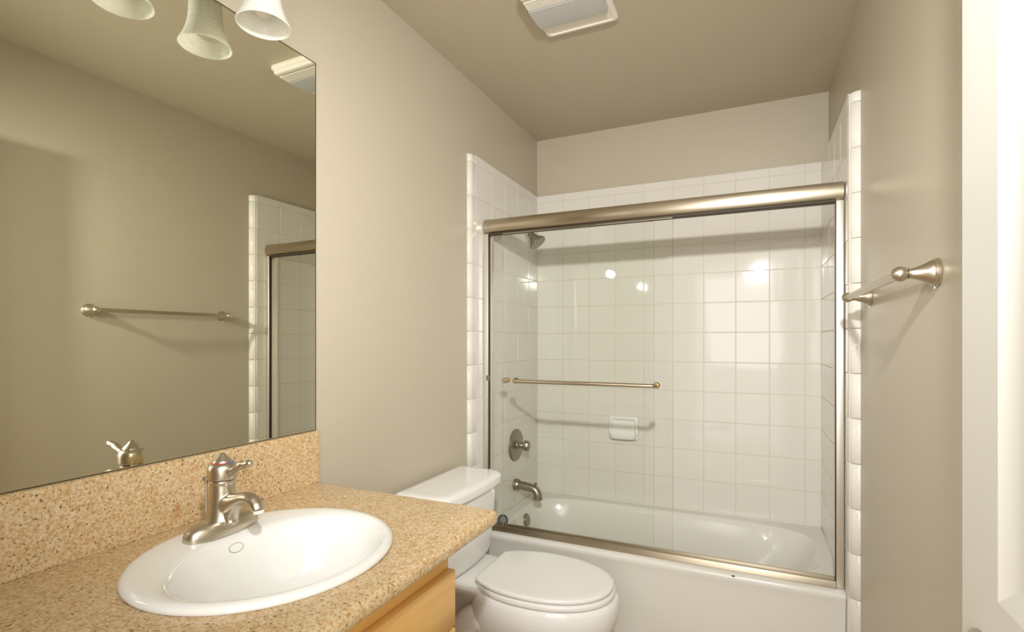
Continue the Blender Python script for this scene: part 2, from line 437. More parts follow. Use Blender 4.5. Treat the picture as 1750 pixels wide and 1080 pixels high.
# ------------------------------------------------------------------ shower door
YD = -0.655
sd = thing('shower_door', 'sliding glass shower door with nickel header over the bathtub', 'shower door', (0.73, YD, RZ))
b = B()   # header: D-shaped tube, rounded to the room
prof = []
for i in range(17):
    t = -PI / 2 + PI * i / 16
    prof.append((YD - 0.012 - 0.026 * math.cos(t), 1.7905 + 0.0345 * math.sin(t)))
prof += [(YD + 0.030, 1.825), (YD + 0.030, 1.756)]
b.loft([[(x, y, z) for y, z in prof] for x in (0.004, 0.020, 0.0205, 1.4405, 1.441, 1.459)])
b.build('header', M['nickel_bar'], sd, True, 40)
b = B(); b.box((0.027, YD - 0.031, 1.7530), (1.435, YD - 0.026, 1.7558), 0); b.box((0.027, YD - 0.026, 1.7542), (1.435, YD + 0.026, 1.7558), 0)
b.build('glide_channel', M['channel'], sd, False)
for x0, x1 in ((0.002, 0.026), (1.436, 1.460)):
    b = B(); b.box((x0, YD - 0.030, RZ + 0.002), (x1, YD + 0.030, 1.755), 0.002)
    b.build('jamb', M['chrome'], sd)
for x0, x1 in ((0.0262, 0.0284), (1.4336, 1.4358)):
    b = B(); b.box((x0, YD - 0.028, RZ + 0.024), (x1, YD - 0.012, 1.751), 0)
    b.build('jamb_seal', M['rubber'], sd, False)
b = B()   # bottom track
pr = [(YD - 0.036, 0.3615), (YD - 0.036, 0.366), (YD - 0.031, 0.384), (YD - 0.022, 0.386), (YD - 0.018, 0.374), (YD + 0.002, 0.374), (YD + 0.004, 0.386), (YD + 0.024, 0.382), (YD + 0.030, 0.3615)]
b.loft([[(x, y, z) for y, z in pr] for x in (0.027, 1.435)])
b.build('bottom_track', M['nickel_bar'], sd, True, 20)
def pane(x0, x1, y):
    b = B(); b.box((x0, y - 0.003, 0.377), (x1, y + 0.003, 1.7510), 0.0008, 1)
    return b.build('glass_panel', M['glass'], sd, False)
YF, YI = YD - 0.017, YD + 0.013
front = pane(0.097, 0.866, YF)
rear = pane(0.031, 0.786, YI)
# hanger strips on the top of each sliding panel
b = B(); b.box((0.097, YF - 0.006, 1.7480), (0.866, YF - 0.0035, 1.7530), 0.0005, 1); b.build('hanger_strip', M['nickel_bar'], sd)
# towel bar on the front panel
yb = YF - 0.042; zb = 1.066
pts = []
def arc(c, a0, a1, r, n=8): return [(c[0] + r * math.cos(a0 + (a1 - a0) * i / n), c[1] + r * math.sin(a0 + (a1 - a0) * i / n), zb) for i in range(n + 1)]
r_ = 0.02
xa, xb_ = 0.166, 0.803
pts = [(xa, YF - 0.012, zb)] + arc((xa + r_, yb + r_), PI, 1.5 * PI, r_) + arc((xb_ - r_, yb + r_), -PI / 2, 0, r_) + [(xb_, YF - 0.012, zb)]
b = B(); b.tube(pts, 0.0085, 16); b.build('towel_bar', M['bronze_nickel'], sd)
for x in (xa, xb_):
    b = B(); b.lathe([(0.013, 0.0032), (0.0135, 0.008), (0.011, 0.012), (0.010, 0.018), (0.0, 0.018)], (x, YF, zb), (0, -1, 0), 24)
    b.lathe([(0.012, 0.0032), (0.012, 0.008), (0.0, 0.010)], (x, YF, zb), (0, 1, 0), 20)
    tag(b.build('bar_fitting', M['brass'], sd), 'brass fitting through the glass')
b = B(); b.lathe([(0.006, 0.014), (0.012, 0.016), (0.0135, 0.022), (0.013, 0.030), (0.009, 0.034), (0, 0.034)], (0.118, YF, zb), (0, -1, 0), 24)
k = b.build('pull_knob', M['nickel'], sd)
b = B(); b.lathe([(0.013, 0.0032), (0.0135, 0.007), (0.009, 0.010), (0.006, 0.015), (0, 0.015)], (0.118, YF, zb), (0, -1, 0), 24)
b.lathe([(0.012, 0.0032), (0.012, 0.008), (0.0, 0.010)], (0.118, YF, zb), (0, 1, 0), 20)
tag(b.build('knob_fitting', M['brass'], k, loc=sd.location), 'brass base of the knob')
for z in (1.075, 0.475):
    b = B(); b.box((0.020, YD - 0.040, z - 0.012), (0.036, YD - 0.0285, z + 0.012), 0.002)
    b.build('jamb_bumper', M['grey_plastic'], sd)

# rubber stopper standing on the tub rim
st = thing('drain_stopper', 'round black rubber stopper leaning on the tub rim beside the left jamb', 'stopper', (0.065, -0.607, RZ))
nrm = Vector((0.35, -0.85, 0.45)).normalized()
b = B(); b.lathe([(0.0, -0.006), (0.022, -0.006), (0.0255, -0.002), (0.0255, 0.004), (0.0235, 0.007), (0.0205, 0.007), (0.0190, 0.003), (0.0, 0.003)], (0.065, -0.607, RZ + 0.0245), nrm, 36)
b.build('stopper_cup', M['rubber'], st)
b = B(); b.lathe([(0.016, 0.003), (0.016, 0.0045), (0.005, 0.006), (0, 0.006)], (0.065, -0.607, RZ + 0.0245), nrm, 24)
b.build('stopper_face', M['grey_plastic'], st)

# ------------------------------------------------------------------ shower fittings
sv = thing('shower_valve', 'round nickel shower valve on the left tiled wall', 'shower valve', (0.0, -0.320, 0.689))
b = B(); b.lathe([(0.086, 0.0), (0.086, 0.004), (0.082, 0.009), (0.070, 0.0115), (0.068, 0.0105), (0.050, 0.014), (0.030, 0.016), (0.0, 0.016)], (0.0005, -0.320, 0.689), (1, 0, 0), 56)
b.build('escutcheon', M['aged_nickel'], sv)
b = B(); b.lathe([(0.026, 0.015), (0.024, 0.022), (0.017, 0.026), (0.0155, 0.044), (0.013, 0.048), (0.0, 0.048)], (0.0, -0.320, 0.689), (1, 0, 0), 32)
b.build('valve_stem', M['aged_nickel'], sv)
b = B()
kp = [(0.012, 0.046), (0.022, 0.050), (0.027, 0.058), (0.027, 0.072), (0.022, 0.080), (0.010, 0.084), (0.0, 0.085)]
rings = []
q = Vector((1, 0, 0)).to_track_quat('Z', 'Y')
for r, h in kp:
    rings.append([Vector((0.0, -0.320, 0.689)) + q @ Vector((max(r, 1e-5) * (1 + 0.05 * math.cos(8 * 2 * PI * j / 48)) * math.cos(2 * PI * j / 48), max(r, 1e-5) * (1 + 0.05 * math.cos(8 * 2 * PI * j / 48)) * math.sin(2 * PI * j / 48), h)) for j in range(48)])
b.loft(rings); b.build('valve_knob', M['aged_nickel'], sv)

sp = thing('tub_spout', 'curved nickel tub spout with a pull knob, below the shower valve', 'tub spout', (0.0, -0.3256, 0.478))
yS = -0.3256
b = B(); b.lathe([(0.030, 0.0), (0.032, 0.006), (0.030, 0.012), (0.031, 0.018), (0.027, 0.026), (0.0, 0.026)], (0.0005, yS, 0.478), (1, 0, 0), 36)
b.build('spout_flange', M['aged_nickel'], sp)
b = B()
pts = [(0.02, yS, 0.478), (0.05, yS, 0.4755), (0.085, yS, 0.471)] + [(0.092 + 0.040 * math.sin(t), yS, 0.430 + 0.040 * math.cos(t)) for t in [PI / 2 * i / 8 for i in range(1, 9)]] + [(0.132, yS, 0.418)]
b.tube(pts, [0.0225] * 3 + [0.0225] * 6 + [0.0235] * 2 + [0.0245], 28)
b.lathe([(0.0265, 0.0), (0.0265, 0.006), (0.022, 0.006), (0.020, 0.0)], (0.132, yS, 0.414), (0, 0, 1), 28)
b.build('spout_body', M['aged_nickel'], sp)
b = B(); b.lathe([(0.004, 0.0), (0.004, 0.010), (0.008, 0.014), (0.008, 0.018), (0.004, 0.021), (0, 0.021)], (0.118, yS, 0.480), (0.25, 0, 1), 20)
b.build('diverter_knob', M['aged_nickel'], sp)

sh = thing('overhead_shower', 'bell shaped nickel shower head reaching from the left tiled wall', 'shower head', (0.0, -0.33, 1.86))
ys_ = -0.33
b = B(); b.lathe([(0.030, 0.0), (0.030, 0.003), (0.024, 0.008), (0.012, 0.011), (0, 0.011)], (0.0005, ys_, 1.875), (1, 0, 0), 32); b.build('arm_flange', M['dark_metal'], sh)
b = B(); b.tube([(0.004, ys_, 1.875), (0.03, ys_, 1.878), (0.055, ys_, 1.868), (0.080, ys_, 1.845), (0.098, ys_, 1.815)], 0.0095, 18); b.build('shower_arm', M['dark_metal'], sh)
b = B(); ax = Vector((0.62, 0, -0.78))
b.lathe([(0.0, 0.0), (0.013, 0.0), (0.018, 0.007), (0.0165, 0.016), (0.020, 0.027), (0.028, 0.043), (0.036, 0.056), (0.0455, 0.066), (0.048, 0.073), (0.0455, 0.078), (0.038, 0.076), (0.0, 0.076)], (0.088, ys_, 1.822), ax, 36)
b.build('spray_head', M['dark_metal'], sh)

# ------------------------------------------------------------------ soap dish
sdish = thing('soap_dish', 'white ceramic soap dish set in the back wall tiles', 'soap dish', (0.515, 0, 0.705))
b = B()
cx, zc_ = 0.515, 0.768
def xz_ring(hw, z0, z1, y, r, shift=0):
    rr = ring_rect(cx - hw, cx + hw, z0, z1, 0, (r, r, r, r), per=8, k=5)
    return [(p[0], y, p[1]) for p in rr]
b.loft([xz_ring(0.082, 0.706, 0.832, -0.0005, 0.012), xz_ring(0.082, 0.706, 0.832, -0.008, 0.012), xz_ring(0.078, 0.708, 0.828, -0.014, 0.012),
        xz_ring(0.070, 0.714, 0.822, -0.016, 0.012), xz_ring(0.064, 0.720, 0.814, -0.013, 0.010), xz_ring(0.060, 0.726, 0.808, -0.006, 0.008)])
b.build('dish_back', M['porcelain'], sdish)
b = B()   # tray: a shallow lip-edged shelf
def tray(hw, yf, z, r): return ring_rect(cx - hw, cx + hw, yf, -0.004, z, (0.002, 0.002, r, r), per=10, k=6)
b.loft([tray(0.058, -0.030, 0.706, 0.02), tray(0.070, -0.046, 0.714, 0.026), tray(0.076, -0.054, 0.732, 0.03), tray(0.0765, -0.0545, 0.740, 0.03), tray(0.074, -0.052, 0.743, 0.03),
        tray(0.068, -0.046, 0.741, 0.026), tray(0.062, -0.040, 0.728, 0.024), tray(0.050, -0.030, 0.724, 0.018)])
b.build('dish_tray', M['porcelain'], sdish)

# ------------------------------------------------------------------ toilet
YT = -1.124
tl = thing('toilet', 'white two-piece toilet with closed lid between vanity and bathtub', 'toilet', (0.36, YT, 0))
def egg(x0, x1, hw, z, nb=3.2, nf=2.1, xm=None, n=72):
    """egg outline: squarer at the back (x0), round at the front (x1)"""
    xm = x0 + (x1 - x0) * 0.42 if xm is None else xm
    out = []
    for j in range(n):
        t = 2 * PI * j / n; c, s_ = math.cos(t), math.sin(t)
        e = nf if c >= 0 else nb
        r = (abs(c) ** e + abs(s_) ** e) ** (-1 / e)
        out.append((xm + (x1 - xm if c >= 0 else xm - x0) * r * c, YT + hw * r * s_, z))
    return out
b = B()
b.loft([egg(0.17, 0.60, 0.112, 0.0, 4, 2.6), egg(0.17, 0.60, 0.112, 0.018, 4, 2.6), egg(0.19, 0.585, 0.096, 0.045, 4, 2.5), egg(0.20, 0.585, 0.092, 0.10, 4, 2.4), egg(0.205, 0.61, 0.106, 0.16, 4, 2.3),
        egg(0.215, 0.665, 0.135, 0.21, 3.6, 2.2), egg(0.222, 0.718, 0.164, 0.255, 3.2, 2.1), egg(0.226, 0.744, 0.182, 0.295, 3, 2.05), egg(0.230, 0.751, 0.189, 0.330, 2.8, 2.05), egg(0.232, 0.750, 0.188, 0.358, 2.8, 2.05), egg(0.234, 0.746, 0.184, 0.372, 2.8, 2.05), egg(0.240, 0.738, 0.176, 0.3775, 2.8, 2.05)])
b.build('bowl', M['porcelain'], tl, True, 50)
b = B()   # rear deck that carries the tank
def deck(x0, x1, hw, z, r): return ring_rect(x0, x1, YT - hw, YT + hw, z, (r, r, r, r), per=10, k=6)
b.loft([deck(0.05, 0.30, 0.060, 0.20, 0.03), deck(0.04, 0.30, 0.070, 0.27, 0.03), deck(0.025, 0.31, 0.100, 0.318, 0.035), deck(0.015, 0.33, 0.136, 0.352, 0.04), deck(0.012, 0.345, 0.150, 0.368, 0.045), deck(0.012, 0.345, 0.150, 0.376, 0.045), deck(0.018, 0.34, 0.144, 0.3805, 0.045)])
b.build('deck', M['porcelain'], tl, True, 50)
for s_ in (-1, 1):
    b = B()
    pth = [(0.50, YT + s_ * 0.078, 0.17), (0.43, YT + s_ * 0.092, 0.215), (0.35, YT + s_ * 0.108, 0.262), (0.275, YT + s_ * 0.112, 0.272), (0.215, YT + s_ * 0.110, 0.225), (0.185, YT + s_ * 0.104, 0.14), (0.20, YT + s_ * 0.098, 0.06), (0.225, YT + s_ * 0.092, 0.0)]
    # smooth the path
    sm = []
    for i in range(len(pth) - 1):
        for k_ in range(4):
            t = k_ / 4; p0 = pth[max(i - 1, 0)]; p1 = pth[i]; p2 = pth[i + 1]; p3 = pth[min(i + 2, len(pth) - 1)]
            sm.append(tuple(0.5 * (2 * p1[a] + (p2[a] - p0[a]) * t + (2 * p0[a] - 5 * p1[a] + 4 * p2[a] - p3[a]) * t * t + (3 * p1[a] - p0[a] - 3 * p2[a] + p3[a]) * t ** 3) for a in range(3)))
    sm.append(pth[-1])
    b.tube(sm, 0.046, 20)
    b.build('trapway', M['porcelain'], tl, True, 60)
b = B()   # tank, narrowing downwards, with a slightly bowed front
def tank(x0, x1, hw, z, r, bow=0.02):
    R = ring_rect(x0, x1, YT - hw, YT + hw, z, (r, 0.015, 0.015, r), per=20, k=8)
    return [(x + (bow * (1 - ((y - YT) / hw) ** 2) * max(0, (x - x0) / (x1 - x0)) ** 2), y, z_) for x, y, z_ in R]
b.loft([tank(0.02, 0.150, 0.160, 0.382, 0.03), tank(0.012, 0.168, 0.186, 0.389, 0.04), tank(0.008, 0.176, 0.196, 0.41, 0.045), tank(0.004, 0.184, 0.208, 0.52, 0.045), tank(0.0, 0.192, 0.218, 0.664, 0.045)])
b.build('tank', M['porcelain'], tl, True, 50)
b = B()
b.loft([tank(-0.004, 0.192, 0.220, 0.664, 0.045), tank(-0.006, 0.206, 0.232, 0.668, 0.045), tank(-0.006, 0.208, 0.234, 0.690, 0.045), tank(-0.004, 0.204, 0.231, 0.701, 0.044), tank(0.004, 0.192, 0.220, 0.707, 0.042), tank(0.02, 0.175, 0.20, 0.708, 0.04)])
b.build('tank_lid', M['porcelain'], tl, True, 50)
b = B(); b.lathe([(0.011, 0), (0.012, 0.006), (0.008, 0.010), (0.0, 0.010)], (0.196, YT - 0.15, 0.62), (1, 0, 0), 20)
b.tube([(0.207, YT - 0.15, 0.62), (0.211, YT - 0.13, 0.619), (0.214, YT - 0.075, 0.612)], [0.005, 0.0055, 0.007], 12)
b.build('flush_lever', M['chrome'], tl)
XS0, XS1, HW = 0.266, 0.736, 0.186
def cut_egg(x0, x1, hw, z, xm=0.462):
    """seat outline: full ellipse-like curve cut off straight at the hinge side"""
    A = (xm - x0) / 0.80
    return [(max(x, x0), y, z_) for x, y, z_ in egg(xm - A, x1, hw, z, 2.25, 2.12, xm, 120)]
def slab(z0, z1, x0, x1, hw, rr=0.005):
    f = lambda k, z: cut_egg(x0 + rr * k, x1 - rr * k, hw - rr * k, z)
    return [f(1, z0), f(0.3, z0 + rr * 0.3), f(0, z0 + rr), f(0, z1 - rr), f(0.3, z1 - rr * 0.3), f(1, z1)]
b = B(); b.loft(slab(0.3795, 0.3985, XS0 + 0.010, XS1, HW, 0.005)); b.build('seat', M['porcelain'], tl, True, 50)
b = B(); b.loft(slab(0.4015, 0.4165, XS0, XS1 - 0.006, HW - 0.004, 0.005) + [cut_egg(XS0 + 0.02, XS1 - 0.03, HW - 0.028, 0.4176)]); b.build('seat_lid', M['porcelain'], tl, True, 50)
for s_ in (-1, 1):
    b = B(); b.lathe([(0.010, -0.03), (0.010, 0.03)], (XS0 + 0.004, YT + s_ * 0.075, 0.398), (0, 1, 0), 20); b.lathe([(0.012, 0), (0.012, 0.018)], (XS0 + 0.004, YT + s_ * 0.075, 0.380), (0, 0, 1), 16)
    b.build('hinge', M['porcelain'], tl)

# ------------------------------------------------------------------ vanity cabinet and countertop
VE = -1.83; VF = 0.522
vc = thing('vanity_cabinet', 'honey maple vanity cabinet under the granite countertop', 'cabinet', (0.26, -2.36, 0))
b = B(); b.hexa((-0.028, VE - 0.018, 0.0), (VF - 0.018, VE, 0.798)); b.hexa((-0.028, -2.88, 0.0), (VF - 0.018, -2.862, 0.798)); b.hexa((-0.028, -2.862, 0.1), (VF - 0.018, VE - 0.018, 0.118)); b.hexa((-0.028, -2.862, 0), (-0.018, VE - 0.018, 0.5)); b.hexa((VF - 0.07, -2.862, 0.0), (VF - 0.055, VE - 0.018, 0.1))
b.build('carcass', M['wood'], vc, False)
b = B()
b.hexa((VF - 0.018, -2.88, 0.690), (VF, VE, 0.798)); b.hexa((VF - 0.018, -2.88, 0.56), (VF, VE, 0.615)); b.hexa((VF - 0.018, -2.88, 0.1), (VF, VE, 0.14))
for y in (-2.88, -2.36, VE - 0.04): b.hexa((VF - 0.0175, y, 0.1), (VF - 0.0005, y + 0.04, 0.798))
b.build('face_frame', M['wood'], vc, False)
b = B(); b.box((VF + 0.001, -2.870, 0.603), (VF + 0.021, VE - 0.001, 0.730), 0.003); b.build('drawer_front', M['wood'], vc)
for y0, y1 in ((-2.870, -2.353), (-2.347, VE - 0.001)):
    b = B(); b.box((VF + 0.001, y0, 0.115), (VF + 0.021, y1, 0.597), 0.003); b.build('door', M['wood'], vc)

CT, CB = 0.834, 0.799
ctop = thing('countertop', 'golden speckled granite countertop with backsplash over the maple vanity', 'countertop', (0.28, -2.3, CB))
SCX, SCY = 0.2966, -2.1218
def c_ring(ins, z):
    r = max(0.028 - ins, 0.006)
    return ring_rect(-0.026, 0.594 - ins, -2.885, -1.699 - ins, z, (r, 0, 0, 0), per=36, k=8)
base_ring = c_ring(0, CT)
hole = lambda z: ring_ell(SCX, SCY, 0.215, 0.222, z, base_ring)
rd = 0.0145
prof = [(rd, CT)] + [(rd - rd * math.sin(t), CT - rd + rd * math.cos(t)) for t in [PI / 2 * i / 6 for i in range(1, 7)]] + [(rd - rd * math.cos(t), CB + rd - rd * math.sin(t)) for t in [PI / 2 * i / 6 for i in range(0, 7)]]
b = B(); b.loft([hole(CB), hole(CT)] + [c_ring(i_, z) for i_, z in prof], closed=True)
b.build('slab', M['granite'], ctop, True, 40)
b = B()
xs = lambda y: xl(y) + 0.001
b.add([(xs(-1.699), -1.699, CT + 0.0004), (xs(-2.885), -2.885, CT + 0.0004), (xs(-2.885) + 0.021, -2.885, CT + 0.0004), (xs(-1.699) + 0.021, -1.699, CT + 0.0004)] + [(xs(-1.699), -1.699, 0.984), (xs(-2.885), -2.885, 0.984), (xs(-2.885) + 0.021, -2.885, 0.984), (xs(-1.699) + 0.021, -1.699, 0.984)],
      [(0, 1, 2, 3), (4, 7, 6, 5), (0, 4, 5, 1), (1, 5, 6, 2), (2, 6, 7, 3), (3, 7, 4, 0)])
b.build('backsplash', M['granite'], ctop, False)

# ------------------------------------------------------------------ sink
sk = thing('sink', 'round white drop-in sink set in the granite countertop', 'sink', (SCX, SCY, CT))
BX = SCX + 0.0495
def E_(cx, a, b_, z, e=2.0): return ring_ell(cx, SCY, a, b_, z, n=96, e=e)
b = B()
b.loft([E_(SCX, 0.2285, 0.2365, CT + 0.0005), E_(SCX, 0.2312, 0.2392, CT + 0.004), E_(SCX, 0.2300, 0.2380, CT + 0.009), E_(SCX, 0.2245, 0.2325, CT + 0.0135), E_(SCX + 0.001, 0.216, 0.225, CT + 0.0150), E_(SCX + 0.016, 0.1975, 0.214, CT + 0.0145),
        E_(SCX + 0.034, 0.177, 0.206, CT + 0.0125), E_(SCX + 0.041, 0.167, 0.200, CT + 0.0085), E_(SCX + 0.0445, 0.1595, 0.194, CT + 0.0005), E_(BX, 0.1525, 0.188, CT - 0.02), E_(BX, 0.144, 0.178, CT - 0.06), E_(BX, 0.126, 0.158, CT - 0.10), E_(BX, 0.098, 0.122, CT - 0.128), E_(BX, 0.058, 0.07, CT - 0.142), E_(BX, 0.022, 0.022, CT - 0.146)],
       cap0=False)
b.build('basin', M['porcelain'], sk, True, 60)
b = B(); b.lathe([(0.030, 0), (0.030, 0.003), (0.024, 0.005), (0.020, 0.002), (0.0, 0.002)], (BX, SCY, CT - 0.1465), (0, 0, 1), 32); b.build('drain', M['nickel'], sk)
# small oval maker's mark on the back slope of the basin
b = B()
oc = Vector((0.1885, -2.114, CT - 0.0108)); u = Vector((0, 1, 0)); v = Vector((0.50, 0, -0.865)).normalized(); n_ = u.cross(v)
if n_.x < 0: n_ = -n_
def oval(a, c_, h): return [oc + u * a * math.cos(2 * PI * j / 40) + v * c_ * math.sin(2 * PI * j / 40) + n_ * h for j in range(40)]
b.loft([oval(0.0160, 0.0098, -0.004), oval(0.0160, 0.0098, 0.0016), oval(0.0148, 0.0086, 0.0017), oval(0.0146, 0.0084, 0.0012)], cap1=False)
b.loft([oval(0.0147, 0.0085, -0.003), oval(0.0147, 0.0085, 0.0013)], mi=1)
b.build('emblem', [M['emblem'], M['porcelain']], sk)

# ------------------------------------------------------------------ faucet
FX, FY, FZ = 0.137, -2.107, CT + 0.0148
fc = thing('faucet', 'brushed nickel single-lever faucet standing on the white sink', 'faucet', (FX, FY, FZ))
b = B()
def fr(a, c_, z, e=2.6): return [(FX + c_ * math.copysign(abs(math.cos(t)) ** (2 / e), math.cos(t)), FY + a * math.copysign(abs(math.sin(t)) ** (2 / e), math.sin(t)), z) for t in [2 * PI * j / 64 for j in range(64)]]
b.loft([fr(0.079, 0.030, FZ - 0.003), fr(0.080, 0.031, FZ + 0.002), fr(0.0795, 0.0305, FZ + 0.009), fr(0.077, 0.0288, FZ + 0.016), fr(0.071, 0.0258, FZ + 0.0225), fr(0.060, 0.0225, FZ + 0.0270), fr(0.03, 0.018, FZ + 0.0295)])
b.build('base_plate', M['nickel'], fc, True, 50)
b = B()
b.lathe([(0.0320, 0.014), (0.0325, 0.028), (0.0310, 0.0315), (0.0292, 0.040), (0.0270, 0.058), (0.0250, 0.080), (0.0240, 0.100), (0.0248, 0.103), (0.0248, 0.108), (0.022, 0.109)], (FX, FY, FZ), (0, 0, 1), 40)
# spout: deep root sweeping out of the body, curving over and down
sp_ = [(FX + 0.000, 0.056, 0.028, 0.0215), (FX + 0.018, 0.058, 0.026, 0.0205), (FX + 0.036, 0.0645, 0.0180, 0.0170), (FX + 0.052, 0.072, 0.0135, 0.0145), (FX + 0.068, 0.0775, 0.0120, 0.0138), (FX + 0.082, 0.0785, 0.0115, 0.0136), (FX + 0.095, 0.0745, 0.0115, 0.0135), (FX + 0.104, 0.0665, 0.0115, 0.0134), (FX + 0.108, 0.0575, 0.0115, 0.0130)]
rings = []
for i, (x, h, ru, rs) in enumerate(sp_):
    a_ = sp_[max(i - 1, 0)]; c_ = sp_[min(i + 1, len(sp_) - 1)]
    t = Vector((c_[0] - a_[0], 0, c_[1] - a_[1])).normalized(); upv = Vector((-t.z, 0, t.x))
    rings.append([Vector((x, FY, FZ + h)) + upv * ru * math.cos(2 * PI * j / 32) + Vector((0, 1, 0)) * rs * math.sin(2 * PI * j / 32) for j in range(32)])
b.loft(rings)
# web under the spout
wr = []
for h, xf, hw_ in ((0.022, 0.041, 0.0130), (0.030, 0.0395, 0.0125), (0.038, 0.041, 0.0120), (0.046, 0.045, 0.0118), (0.054, 0.051, 0.0118), (0.062, 0.057, 0.0115)):
    wr.append([(FX + 0.008, FY - 0.020, FZ + h), (FX + 0.022, FY - hw_ - 0.004, FZ + h), (FX + xf - 0.005, FY - hw_, FZ + h), (FX + xf, FY - hw_ * 0.6, FZ + h), (FX + xf + 0.001, FY, FZ + h),
               (FX + xf, FY + hw_ * 0.6, FZ + h), (FX + xf - 0.005, FY + hw_, FZ + h), (FX + 0.022, FY + hw_ + 0.004, FZ + h), (FX + 0.008, FY + 0.020, FZ + h)])
b.loft(wr)
fb = b.build('body', M['nickel'], fc, True, 180)
md = fb.modifiers.new('blend', 'REMESH'); md.mode = 'VOXEL'; md.voxel_size = 0.0011; md.use_smooth_shade = True
md = fb.modifiers.new('soften', 'SMOOTH'); md.factor = 0.5; md.iterations = 9
b = B(); b.lathe([(0.0105, 0.0), (0.0105, 0.006), (0.008, 0.007), (0.0, 0.005)], (FX + 0.1082, FY, FZ + 0.0575), (0.15, 0, -1), 24); b.build('aerator', M['plastic'], fc)
hd_z = FZ + 0.1095
b = B()
b.lathe([(0.0, 0.0), (0.0240, 0.0), (0.0280, 0.0015), (0.0288, 0.005), (0.0286, 0.021), (0.0278, 0.027), (0.0255, 0.0315), (0.0215, 0.0345), (0.0205, 0.0350), (0.0, 0.035)], (FX, FY, hd_z), (0, 0, 1), 40)
hc = b.build('handle_cap', M['nickel'], fc, True, 40)
b = B()
b.lathe([(0.0200, 0.035), (0.0192, 0.0383), (0.0155, 0.0420), (0.0108, 0.0465), (0.0070, 0.0510), (0.0042, 0.0543), (0.0, 0.0555)], (FX, FY, hd_z), (0, 0, 1), 36)
b.build('cap_finial', M['nickel'], hc, True, 50, loc=fc.location)
def half_ring(a0, a1, m, nm):
    b = B(); rings = []
    for i in range(17):
        t = a0 + (a1 - a0) * i / 16; c_, s_ = math.cos(t), math.sin(t)
        rings.append([(FX + r * c_, FY + r * s_, hd_z + h) for r, h in ((0.0198, 0.0345), (0.0216, 0.0352), (0.0213, 0.0366), (0.0197, 0.0366))])
    b.loft(rings); b.build(nm, m, hc, False, loc=fc.location)
half_ring(-PI * 0.52, -PI * 0.08, M['red'], 'hot_mark')
half_ring(-PI * 0.08, PI * 0.36, M['blue'], 'cold_mark')
b = B()
lv = Vector((1, -0.05, 0)).normalized()
def lp(d, h): return (FX + lv.x * d, FY + lv.y * d, hd_z + h)
b.tube([lp(0.015, 0.015), lp(0.027, 0.0185), lp(0.038, 0.0240), lp(0.048, 0.0295), lp(0.058, 0.0340), lp(0.066, 0.0365), lp(0.070, 0.0377), lp(0.074, 0.0388), lp(0.083, 0.0410), lp(0.090, 0.0425), lp(0.094, 0.0432)],
       [0.0125, 0.0100, 0.0074, 0.0072, 0.0088, 0.0090, 0.0070, 0.0066, 0.0076, 0.0064, 0.002], 20)
b.build('lever', M['nickel'], hc, True, 60, loc=fc.location)
b = B(); b.tube([(FX - 0.034, FY - 0.012, FZ - 0.002), (FX - 0.034, FY - 0.012, FZ + 0.100)], 0.0026, 10); b.lathe([(0.003, 0), (0.0045, 0.004), (0.0075, 0.011), (0.0075, 0.014), (0, 0.0155)], (FX - 0.034, FY - 0.012, FZ + 0.098), (0, 0, 1), 16)
b.build('lift_rod', M['nickel'], fc)

# ------------------------------------------------------------------ mirror
MY0, MY1, MZ0, MZ1 = -2.88, -1.695, 0.985, 2.075
def xm(y): return -0.0214 + 0.0093 * (y + 1.705)
b = B()
fr_ = [(xm(MY1), MY1), (xm(MY0), MY0)]; bk = [(xl(MY1) + 0.0005, MY1), (xl(MY0) + 0.0005, MY0)]
V = [(fr_[0][0], fr_[0][1], MZ0), (fr_[1][0], fr_[1][1], MZ0), (fr_[1][0], fr_[1][1], MZ1), (fr_[0][0], fr_[0][1], MZ1), (bk[0][0], bk[0][1], MZ0), (bk[1][0], bk[1][1], MZ0), (bk[1][0], bk[1][1], MZ1), (bk[0][0], bk[0][1], MZ1)]
i_ = 0.0035
V2 = [(fr_[0][0] - 0.0093 * i_, fr_[0][1] - i_, MZ0 + 0.0015), (fr_[1][0] + 0.0093 * i_, fr_[1][1] + i_, MZ0 + 0.0015), (fr_[1][0] + 0.0093 * i_, fr_[1][1] + i_, MZ1 - i_), (fr_[0][0] - 0.0093 * i_, fr_[0][1] - i_, MZ1 - i_)]
b.add(V2, [(0, 3, 2, 1)], 0); b.add(V[:4] + V2, [(0, 4, 5, 1), (1, 5, 6, 2), (2, 6, 7, 3), (3, 7, 4, 0)], 1)
b.add(V, [(4, 5, 6, 7), (0, 4, 7, 3), (1, 2, 6, 5), (3, 7, 6, 2), (0, 1, 5, 4)], 1)
o = b.build('wall_mirror', [M['mirror'], M['mirror_edge']], None, False)
tag(o, 'large frameless wall mirror resting on the granite backsplash', 'mirror')

